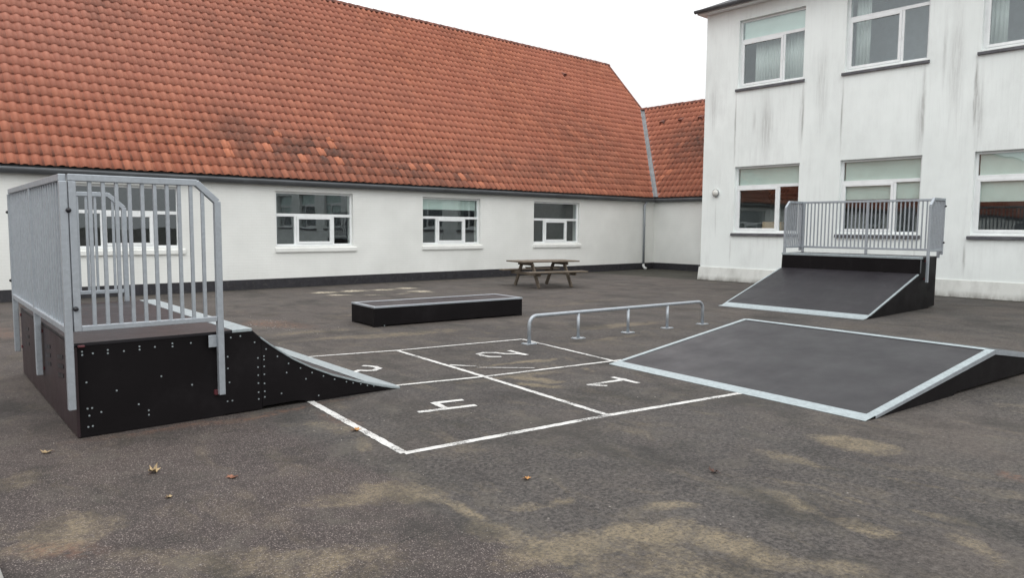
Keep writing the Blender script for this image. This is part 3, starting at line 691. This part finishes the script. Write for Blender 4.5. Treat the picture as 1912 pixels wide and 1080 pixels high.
cbx = MB(); cbx.box(-.22, .22, -.30, .30, 0, .26); bo = cbx.build('cardboard_box', M['card'], None, .006); bo.location = (20.22, 11.05, 1.56)
m = MB(); m.box(-.221, .221, -.025, .025, .262, .264); m.build('tape', M['white'], bo)
tag(bo, 'brown cardboard box on the window ledge inside the lower left window of the tall block', 'box')
led = MB(); led.box(19.96, 20.5, TY0 + .4, TY1 - .4, 1.44, 1.545); tallpart(led, 'window_ledge', M['inner'])

# ---------------------------------------------------------------- railings (galvanised, with round-cornered chamfered side panels)
def side_rail(parent, x0, x1, y, zt, zb, zpost_front, zpost_back, cham, nb, flip=1):
    """x0 = rear corner, x1 = front post; y plane"""
    s = .05
    f = empty('side_railing', (0, 0, 0), 0, parent)
    m = MB()
    m.bar((x0, y, zt), (x1 - cham, y, zt), s, s); m.bar((x1 - cham - .008, y, zt + .004), (x1, y, zt - cham * .95), s - .002, s)
    m.build('top_rail', M['galv'], f, .005)
    m = MB(); m.bar((x1, y, zt - cham * .92), (x1, y, zpost_front), s, s, (0, 1, 0)); m.build('post', M['galv'], f, .005)
    m = MB(); m.bar((x0 + .025, y, zt - .026), (x0 + .025, y, zb - .02), s, s, (0, 1, 0)); m.build('post', M['galv'], f, .005)
    m = MB(); m.bar((x0 + .05, y, zb), (x1 - .026, y, zb), s - .006, .04); m.build('bottom_rail', M['galv'], f, .004)
    a, b = x0 + .05, x1 - .025
    for k in range(nb):
        x = a + (b - a) * (k + 1) / (nb + 1); zz = zt - .02
        if x > x1 - cham: zz = zt - (x - (x1 - cham)) * .95 - .03
        m = MB(); m.bar((x, y, zb + .015), (x, y, zz), .026, .026, (0, 1, 0)); m.build('bar', M['galv'], f, .003)
    return f
def back_rail(parent, x, y0, y1, zt, zb, zpost, nb, posts):
    s = .05
    f = empty('back_railing', (0, 0, 0), 0, parent)
    m = MB(); m.bar((x, y0, zt), (x, y1, zt), s, s); m.build('top_rail', M['galv'], f, .005)
    m = MB(); m.bar((x, y0, zb), (x, y1, zb), s + .012, .045); m.build('bottom_rail', M['galv'], f, .004)
    for yp in posts:
        m = MB(); m.bar((x - .004, yp, zt - .026), (x - .004, yp, zpost), s, s, (0, 1, 0)); m.build('post', M['galv'], f, .005)
    ps = sorted(posts)
    for a, b in zip(ps[:-1], ps[1:]):
        for k in range(nb):
            y = a + (b - a) * (k + 1) / (nb + 1)
            m = MB(); m.bar((x, y, zb + .015), (x, y, zt - .02), .026, .026, (0, 1, 0)); m.build('bar', M['galv'], f, .003)
    return f
def bolt(parent, loc, axis, r=.02, t=.012, mat='plastic', name='bolt_cap'):
    m = MB(); a = Vector(axis); p = Vector(loc); m.tube([p, p + a * t, p + a * t * 1.6], [r, r * .9, r * .4], 10); return m.build(name, M[mat], parent, smooth=True)

# ---------------------------------------------------------------- quarter pipe (left)
QW = 3.08; QH = .72
qp = empty('quarter_pipe', (1.10, 6.10, 0), R(-1.3))
tag(qp, 'black curved quarter pipe with railed platform nearest the camera on the left', 'skate ramp')
curve = [(1.30, .715), (1.37, .645), (1.45, .578), (1.54, .510), (1.66, .425), (1.83, .328), (2.04, .230), (2.28, .142), (2.50, .072), (2.66, .028), (2.76, .008)]
def dz(c, d): return [(x, z - d) for x, z in c]
# side boards (each side is one board, two joined at x = 1.38)
for name, ya, yb in (('side_panel', 0, .022), ('side_panel', QW - .022, QW)):
    m = MB(); m.prism([(.0, .005), (.0, QH - .026), (1.29, QH - .026), (1.375, .630), (1.375, .012), (1.05, .012), (1.05, .003)], ya, yb)
    m.prism([(1.379, .03), (1.379, .622)] + [(x, z - .018) for x, z in curve[2:]] + [(2.76, .002), (1.85, .006), (1.70, .035)], ya + .003, yb - .002)
    m.build(name, M['side'], qp)
m = MB(); m.box(-.022, 0, .002, QW - .002, .01, QH - .03); bp = m.build('back_panel', M['back'], qp, .002)
for cy in (.62, 1.25, 1.95, 2.6):
    for k in range(3):
        m = MB(); z = .52 - k * .075; m.bar((-.0245, cy - .13 + .0, z + .03), (-.0245, cy + .13, z - .03 + .03), .004, .032, (0, 0, 1)); m.build('hand_slot', M['plastic'], bp)
m = MB(); m.box(-.022, 1.13, .0, QW, QH - .024, QH); m.build('platform', M['platform'] if 'platform' in M else M['deck'], qp, .002)
m = MB(); m.box(1.133, 1.30, -.004, QW + .004, QH - .022, QH + .004); m.build('coping', M['strip'], qp, .003)
def sheet(c, y0, y1, th, name, mat, parent, up=0.):
    m = MB(); pts = [(x, z + up) for x, z in c]; m.prism(pts + [(x, z - th) for x, z in reversed(pts)], y0, y1); return m.build(name, mat, parent)
sheet(curve, .038, QW - .05, .012, 'riding_surface', M['deck'], qp)
sheet(curve[1:], -.004, .038, .016, 'edge_strip', M['strip'], qp, .003); sheet(curve[1:], QW - .05, QW + .004, .016, 'edge_strip', M['strip'], qp, .003)
sheet([(2.40, .107), (2.50, .076), (2.66, .032), (2.74, .014), (2.79, .0035)], .0505, QW - .0505, .003, 'toe_plate', M['strip'], qp, .002)
# screws in the near side board
scr = [(.03 , .655), (.03, .63), (.10, .635), (.20, .65), (.20, .625), (.31, .63), (.42, .655), (.42, .63), (.53, .64), (.66, .655), (.66, .63), (.80, .645), (.05, .42), (.25, .33), (.57, .40), (.80, .30),
       (.05, .22), (.08, .22), (.06, .165), (.05, .08), (.08, .082), (.14, .18), (.40, .20), (.47, .14), (.47, .105), (1.05, .66), (1.12, .66), (1.20, .665), (1.09, .50), (1.09, .40), (1.10, .28), (1.08, .12), (1.12, .12), (.95, .64),
       (1.345, .46), (1.345, .38), (1.345, .31), (1.345, .24), (1.345, .16), (1.345, .10), (1.40, .47), (1.40, .44), (1.40, .38), (1.40, .31), (1.40, .23), (1.40, .16), (1.40, .11),
       (1.32, .60), (1.42, .53), (1.52, .455), (1.62, .38), (1.73, .325), (1.84, .27), (1.95, .225), (2.06, .18), (2.18, .14), (2.25, .12), (2.33, .1), (2.40, .075), (2.47, .06), (1.60, .30), (1.78, .22), (1.55, .12), (1.9, .05)]
m = MB(); m.tube([(0, 0, 0), (0, -.0025, 0)], .0068, 8); s0 = m.build('screw', M['strip'], qp); s0.location = (scr[0][0], 0, scr[0][1])
for x, z in scr[1:]:
    s = s0.copy(); C.objects.link(s); s.location = (x, .003 if x > 1.38 else 0, z)
ZT = 1.935; ZB = .835
side_rail(qp, -.026, 1.015, -.062, ZT, ZB, .20, .24, .155, 10)
side_rail(qp, -.026, 1.015, QW + .062, ZT, ZB, .20, .24, .155, 10)
back_rail(qp, -.054, -.036, QW + .036, ZT, ZB, .24, 12, [-.062, QW / 2, QW + .062])
bolt(qp, (-.083, QW + .062, 1.72), (-1, 0, 0), .016, .012); bolt(qp, (-.083, QW + .062, 1.0), (-1, 0, 0), .016, .012)
bolt(qp, (-.03, -.088, 1.70), (0, -1, 0), .019, .014); bolt(qp, (-.012, -.088, .985), (0, -1, 0), .019, .014)
for y_, z in ((QW / 2, .30), (QW / 2, .64), (QW - .04, .30), (QW - .04, .64), (.03, .30), (.03, .64)):
    m = MB(); m.box(-.0335, -.0225, y_ - .02, y_ + .02, z - .014, z + .014); m.build('rubber_spacer', M['rubber'], qp, .004)
for z in (.215, .64):
    m = MB(); m.box(.97, 1.015, -.036, -.0005, z - .02, z + .02); m.build('rubber_spacer', M['rubber'], qp, .004)
m = MB(); m.box(.925, .99, -.05, -.042, .60, .70); m.build('bracket', M['galv'], qp, .003)
for z in (.66,):
    m = MB(); m.box(.0, .045, -.036, -.0005, z + .03, z + .045); m.build('rubber_spacer', M['rubber'], qp, .004)

# ---------------------------------------------------------------- launch bank with platform (right, in front of the tall block)
BW = 2.94; BH = 1.07
br = empty('bank_ramp', (13.27, 5.44, 0), R(0))
tag(br, 'dark straight bank ramp with long railed platform standing before the tall block', 'skate ramp')
prof = [(0, .012), (2.37, .715), (2.45, .80), (2.50, 1.045)]
for ya, yb in ((0, .022), (BW - .022, BW)):
    m = MB(); m.prism([(.0, .0), (.0, .008), (2.37, .697), (2.408, .72), (2.43, 1.018), (2.48, 1.045), (3.30, 1.045), (3.30, .03), (3.0, .03), (3.0, .0)], ya, yb); m.build('side_panel', M['side'], br)
m = MB(); m.box(3.302, 3.324, .002, BW - .002, .03, 1.045); m.build('back_panel', M['back'], br)
sheet([(.16, .0595), (2.405, .725)], .03, BW - .03, .012, 'riding_surface', M['deck'], br, .004)
m = MB(); m.box(2.41, 2.43, .023, BW - .023, .70, 1.018); m.build('kicker_board', M['side'], br)
sheet([(-.14, .004), (.0, .014), (.16, .0615)], -.002, BW + .002, .004, 'toe_plate', M['strip'], br, .004)
for ya, yb in ((-.006, .028), (BW - .028, BW + .006)):
    sheet([(.161, .0595), (2.37, .715)], ya, yb, .02, 'edge_strip', M['strip'], br, .008)
m = MB(); m.box(2.405, 2.55, -.004, BW + .004, BH - .05, BH); m.build('coping', M['strip'], br, .004)
m = MB(); m.box(2.552, 3.324, 0, BW, 1.046, BH - .002); m.build('platform', M['deck'], br, .002)
# the kicker wall's side edge
m = MB(); m.bar((2.44, -.006, .74), (2.44, -.006, 1.015), .035, .010, (0, 1, 0)); m.build('edge_angle', M['zinc'], br)
ZT2 = 2.235; ZB2 = 1.19
side_rail(br, 3.41, 2.72, -.062, ZT2, ZB2, .55, .6, -.155, 6) if False else None
def side_rail_m(parent, xb, xf, y, zt, zb, zf, zk, cham, nb):
    s = .05; f = empty('side_railing', (0, 0, 0), 0, parent)
    m = MB(); m.bar((xb, y, zt), (xf + cham, y, zt), s, s); m.bar((xf + cham + .008, y, zt + .004), (xf, y, zt - cham * .95), s - .002, s); m.build('top_rail', M['galv'], f, .005)
    m = MB(); m.bar((xf, y, zt - cham * .92), (xf, y, zf), s, s, (0, 1, 0)); m.build('post', M['galv'], f, .005)
    m = MB(); m.bar((xb - .025, y, zt - .026), (xb - .025, y, zk), s, s, (0, 1, 0)); m.build('post', M['galv'], f, .005)
    m = MB(); m.bar((xb - .05, y, zb), (xf + .026, y, zb), s - .006, .04); m.build('bottom_rail', M['galv'], f, .004)
    a, b = xb - .05, xf + .025
    for k in range(nb):
        x = a + (b - a) * (k + 1) / (nb + 1); zz = zt - .02
        if x < xf + cham: zz = zt - ((xf + cham) - x) * .95 - .03
        m = MB(); m.bar((x, y, zb + .015), (x, y, zz), .026, .026, (0, 1, 0)); m.build('bar', M['galv'], f, .003)
side_rail_m(br, 3.40, 2.64, -.062, ZT2, ZB2, .55, 1.10, .15, 7)
side_rail_m(br, 3.40, 2.64, BW + .062, ZT2, ZB2, .55, 1.10, .15, 7)
back_rail(br, 3.39, -.036, BW + .036, ZT2, ZB2, 1.03, 16, [.0, BW / 2, BW])
for y_ in (0, BW):
    bolt(br, (3.36, -.088 if y_ == 0 else BW + .088, 2.10), (0, -1 if y_ == 0 else 1, 0), .022, .02); bolt(br, (3.36, -.088 if y_ == 0 else BW + .088, 1.35), (0, -1 if y_ == 0 else 1, 0), .022, .02)
for z in (.62, .98):
    m = MB(); m.box(2.64, 2.69, -.036, -.0005, z - .02, z + .02); m.build('rubber_spacer', M['rubber'], br, .004)

# ---------------------------------------------------------------- double bank (front right)
FW = 3.06; FH = .36; RUNF = 2.57
fb = empty('funbox_bank', (6.153, 2.492, 0), R(-5.15))
tag(fb, 'low double sided black bank with bright steel edges in the right foreground', 'skate ramp')
def fz(x): return FH * (x / RUNF) if x <= RUNF else FH * (2 * RUNF - x) / RUNF
for ya, yb in ((0, .022), (FW - .022, FW)):
    m = MB(); m.prism([(.10, .0), (.16, fz(.16) - .012), (RUNF, FH - .016), (2 * RUNF - .16, fz(.16) - .012), (2 * RUNF - .1, .0), (3.6, .0), (3.5, .03), (1.75, .03), (1.65, .0)], ya, yb); m.build('side_panel', M['side'], fb)
for k, (xa, xb) in enumerate(((.15, RUNF - .03), (RUNF + .03, 2 * RUNF - .15))):
    sheet([(xa, fz(xa)), (xb, fz(xb))], .045, FW - .045, .014, 'riding_surface', M['deck'], fb)
    e0, e1 = (0.0, .155) if k == 0 else (2 * RUNF - .155, 2 * RUNF)
    sheet([(e0, fz(e0) + .004), (e1, fz(e1) + .004)], -.003, FW + .003, .004, 'toe_plate', M['strip'], fb, .002)
    for ya, yb in ((-.008, .07), (FW - .05, FW + .008)):
        x0, x1 = (xa + .006, RUNF - .002) if k == 0 else (RUNF + .002, xb - .006)
        sheet([(x0, fz(x0)), (x1, fz(x1))], ya, yb, .004, 'edge_strip', M['strip'] if k == 0 else M['galv'], fb, .006)
    ys = -.011
    x0, x1 = (xa + .006, RUNF - .002) if k == 0 else (RUNF + .002, xb - .006)
    m = MB(); m.prism([(x0, fz(x0) + .004), (x1, fz(x1) + .004), (x1, fz(x1) - .045), (x0, max(.001, fz(x0) - .045))], ys, ys + .0028); m.build('edge_flange', M['galv'], fb)
m = MB(); m.prism([(RUNF - .05, fz(RUNF - .05) + .006), (RUNF, FH + .010), (RUNF + .05, fz(RUNF + .05) + .006), (RUNF, FH + .003)], .072, FW - .052); m.build('ridge_strip', M['strip'], fb)
for k in range(11):
    for yy in (.30, 1.1, 1.95, 2.75):
        pass

# ---------------------------------------------------------------- ledge box
LW_, LL = .86, 2.93
lb = empty('grind_box', (5.90, 9.965, 0), R(-5.2))
tag(lb, 'long low black grind box with steel edged top in front of the left windows', 'skate box')
m = MB()
m.prism([(0, .0), (0, .30), (LL, .30), (LL, .03), (LL - .12, .03), (LL - .14, .0), (LL - .001, .0)][:0] or [(0, 0), (0, .30), (LL, .30), (LL, 0), (LL - .12, 0), (LL - .16, .025), (.16, .025), (.12, 0)], 0, .02); m.build('front_panel', M['side'], lb)
m = MB(); m.prism([(0, 0), (0, .30), (LL, .30), (LL, 0), (LL - .12, 0), (LL - .16, .025), (.16, .025), (.12, 0)], LW_ - .02, LW_); m.build('rear_panel', M['side'], lb)
for xa in (0.001, LL - .021):
    m = MB(); m.prism([(.021, 0), (.021, .30), (LW_ - .021, .30), (LW_ - .021, 0), (LW_ - .1, 0), (LW_ - .14, .025), (.14, .025), (.10, 0)], xa, xa + .02, 'x'); m.build('end_panel', M['side'], lb)
m = MB(); m.box(.05, LL - .05, .05, LW_ - .05, .301, .326); m.build('top_board', M['deck'], lb)
m = MB(); 
m.box(-.006, LL + .006, -.006, .055, .302, .331); m.box(-.006, LL + .006, LW_ - .055, LW_ + .006, .302, .331); m.box(-.006, .055, .0555, LW_ - .0555, .302, .331); m.box(LL - .055, LL + .006, .0555, LW_ - .0555, .302, .331)
m.build('steel_edge', M['galv'], lb, .004)
m = MB(); m.tube([(.18, .0195, .017), (.18, -.004, .017)], .008, 8); m.build('screw', M['strip'], lb)

# ---------------------------------------------------------------- flat rail
fr_ = empty('grind_rail', (6.708, 7.226, 0), math.atan2(6.92 - 7.226, 10.38 - 6.708))
tag(fr_, 'low galvanised round grind rail on five feet behind the painted court', 'skate rail')
RL = 3.685; RH = .385; rr = .026
pts = [(0, 0, .012), (0, 0, RH - .12)] + [(.12 - .12 * math.cos(t), 0, RH - .12 + .12 * math.sin(t)) for t in (R(15), R(30), R(45), R(60), R(75), R(90))] + [(RL * .25, 0, RH), (RL * .5, 0, RH), (RL * .75, 0, RH), (RL - .12, 0, RH)]
pts += [(RL - .12 + .12 * math.sin(t), 0, RH - .12 + .12 * math.cos(t)) for t in (R(15), R(30), R(45), R(60), R(75), R(90))] + [(RL, 0, .012)]
m = MB(); m.tube(pts, rr, 16); m.build('top_tube', M['galv'], fr_, smooth=True)
for x in (.90, 1.92, 2.81):
    m = MB(); m.tube([(x, 0, .012), (x, 0, RH - .015)], .023, 14); m.build('leg', M['galv'], fr_, smooth=True)
for x in (0, .90, 1.92, 2.81, RL):
    m = MB(); m.box(x - .09, x + .09, -.065, .065, .0, .012); p = m.build('foot_plate', M['galv'], fr_, .003)
    for sx_, sy_ in ((-1, -1), (1, 1), (1, -1), (-1, 1)):
        m = MB(); m.tube([(x + sx_ * .068, sy_ * .045, .012), (x + sx_ * .068, sy_ * .045, .022)], .009, 6); m.build('bolt', M['strip'], p)

# ---------------------------------------------------------------- picnic table
pt_ = empty('picnic_table', (13.67, 14.2, 0), R(-13))
tag(pt_, 'weathered wooden picnic table with attached benches by the left building wall', 'picnic table')
m = MB()
for k in range(5):
    y = -.36 + k * .18; m.box(-.9 + random.uniform(-.004, .004), .9 + random.uniform(-.004, .004), y - .083, y + .083, .675, .71)
m.build('tabletop', M['wood'], pt_, .004)
for sgn in (-1, 1):
    m = MB()
    for k in range(2):
        y = sgn * (.64 + k * .15); m.box(-.9, .9, y - .068, y + .068, .415, .45)
    m.build('bench_seat', M['wood'], pt_, .004)
for x in (-.55, .55):
    m = MB(); m.box(x - .022, x + .022, -.78, .78, .33, .414); m.build('cross_beam', M['wood'], pt_, .004)
    m = MB(); m.box(x - .022, x + .022, -.38, .38, .59, .674); m.build('top_batten', M['wood'], pt_, .004)
    for sgn in (-1, 1):
        m = MB(); dx = .046 if x > 0 else -.046
        m.bar((x + dx * -1, sgn * .25, .673), (x + dx * -1, sgn * .655, .0), .042, .105, (0, 1, .6)); m.build('leg', M['wood'], pt_, .004)
m = MB(); m.box(-.526, .526, -.05, .05, .50, .54); m.build('stretcher', M['wood'], pt_, .004)

# ---------------------------------------------------------------- fallen leaves and gravel
def leaf(loc, size, rz, tilt, mat, label, curl=.5, seed=0):
    rnd = random.Random(seed); n = 14; m = MB(); ring = []; curl *= .55
    for k in range(n):
        th = 2 * math.pi * k / n; r_ = size * (1.0 if k % 2 == 0 else .62) * (1.15 if abs(math.cos(th)) > .6 else .8) * rnd.uniform(.85, 1.1)
        x, y = r_ * math.cos(th), r_ * math.sin(th); ring.append((x, y, curl * (x * x + .4 * y * y) / size * .9 + rnd.uniform(0, .12) * size))
    vs = [(0, 0, .004)] + ring; fs = [(0, k + 1, (k + 1) % n + 1) for k in range(n)]
    m.add(vs, fs); o = m.build('fallen_leaf', M[mat]); o.location = loc; o.rotation_euler = (R(tilt), 0, rz)
    s = o.modifiers.new('thickness', 'SOLIDIFY'); s.thickness = .0015
    m = MB(); m.tube([(-size * .1, 0, .006), (-size * .9, .0, .012), (-size * 1.7, size * .15, .006)], .0016, 6); m.build('stalk', M['leaf_b'], o)
    tag(o, label, 'leaf', 'fallen leaves on the asphalt'); return o
leaf((2.773, 4.971, .008), .038, .4, 0, 'leaf_o', 'orange leaf lying on the painted line left of the number four', .5, 1)
leaf((1.29, 4.95, .006), .042, 1.0, 12, 'leaf_p', 'large curled tan leaf in the left foreground before the quarter pipe', 1.3, 2)
leaf((1.639, 4.528, .005), .034, 2.1, 0, 'leaf_r', 'rusty flat leaf on the stony asphalt left of the sand', .4, 3)
leaf((3.048, 3.297, .005), .026, .2, 0, 'leaf_o', 'small orange leaf on dark asphalt in front of the painted corner', .8, 4)
leaf((4.068, 2.592, .006), .032, 1.6, 8, 'leaf_b', 'dark brown crumpled leaf on the asphalt before the steel edged bank', 1.3, 5)
leaf((.842, 5.857, .005), .034, 2.6, 0, 'leaf_p', 'pale leaf beside the near rear corner of the quarter pipe', .8, 6)
leaf((1.233, 4.43, .005), .022, .9, 0, 'leaf_p', 'tiny yellowish leaf fragment below the large curled tan leaf', .5, 7)

rnd = random.Random(11); pb = MB()
def pebble(x, y, s):
    a = [rnd.uniform(.7, 1.2) * s for _ in range(6)]; th = rnd.uniform(0, 3.1); c_, s_ = math.cos(th), math.sin(th)
    q = [(a[0], 0, .3 * s), (0, a[1] * .7, .25 * s), (-a[2], 0, .3 * s), (0, -a[3] * .7, .35 * s), (0, 0, .8 * s), (0, 0, -.1 * s)]
    pb.add([(x + u * c_ - v * s_, y + u * s_ + v * c_, z) for u, v, z in q], [(0, 1, 4), (1, 2, 4), (2, 3, 4), (3, 0, 4), (1, 0, 5), (2, 1, 5), (3, 2, 5), (0, 3, 5)])
for _ in range(2600):
    r_ = rnd.gauss(0, 1); x = 1.7 + rnd.gauss(0, .75); y = 3.9 + rnd.gauss(0, 1.1)
    if x > 1.0 and 6.05 < y < 9.4: continue
    if x < .4 : continue
    pebble(x, y, rnd.choice([.002, .0025, .003, .004]))
for _ in range(900):
    x = rnd.uniform(.5, 14); y = rnd.uniform(1.2, 17.3)
    if 1 < x < 4.0 and 6 < y < 9.5: continue
    if 5.8 < x < 11.5 and 2 < y < 5.6: continue
    if 5.7 < x < 9 and 9.3 < y < 10.9: continue
    if x > 13: continue
    pebble(x, y, rnd.uniform(.003, .009))
for _ in range(260):        # pale chips and litter spilled behind the quarter pipe
    pebble(4.7 + rnd.gauss(0, .45), 11.2 + rnd.gauss(0, .7), rnd.uniform(.006, .014))
tag(pb.build('gravel', M['stone']), 'loose grit and small stones on the asphalt', 'gravel', kind='stuff')
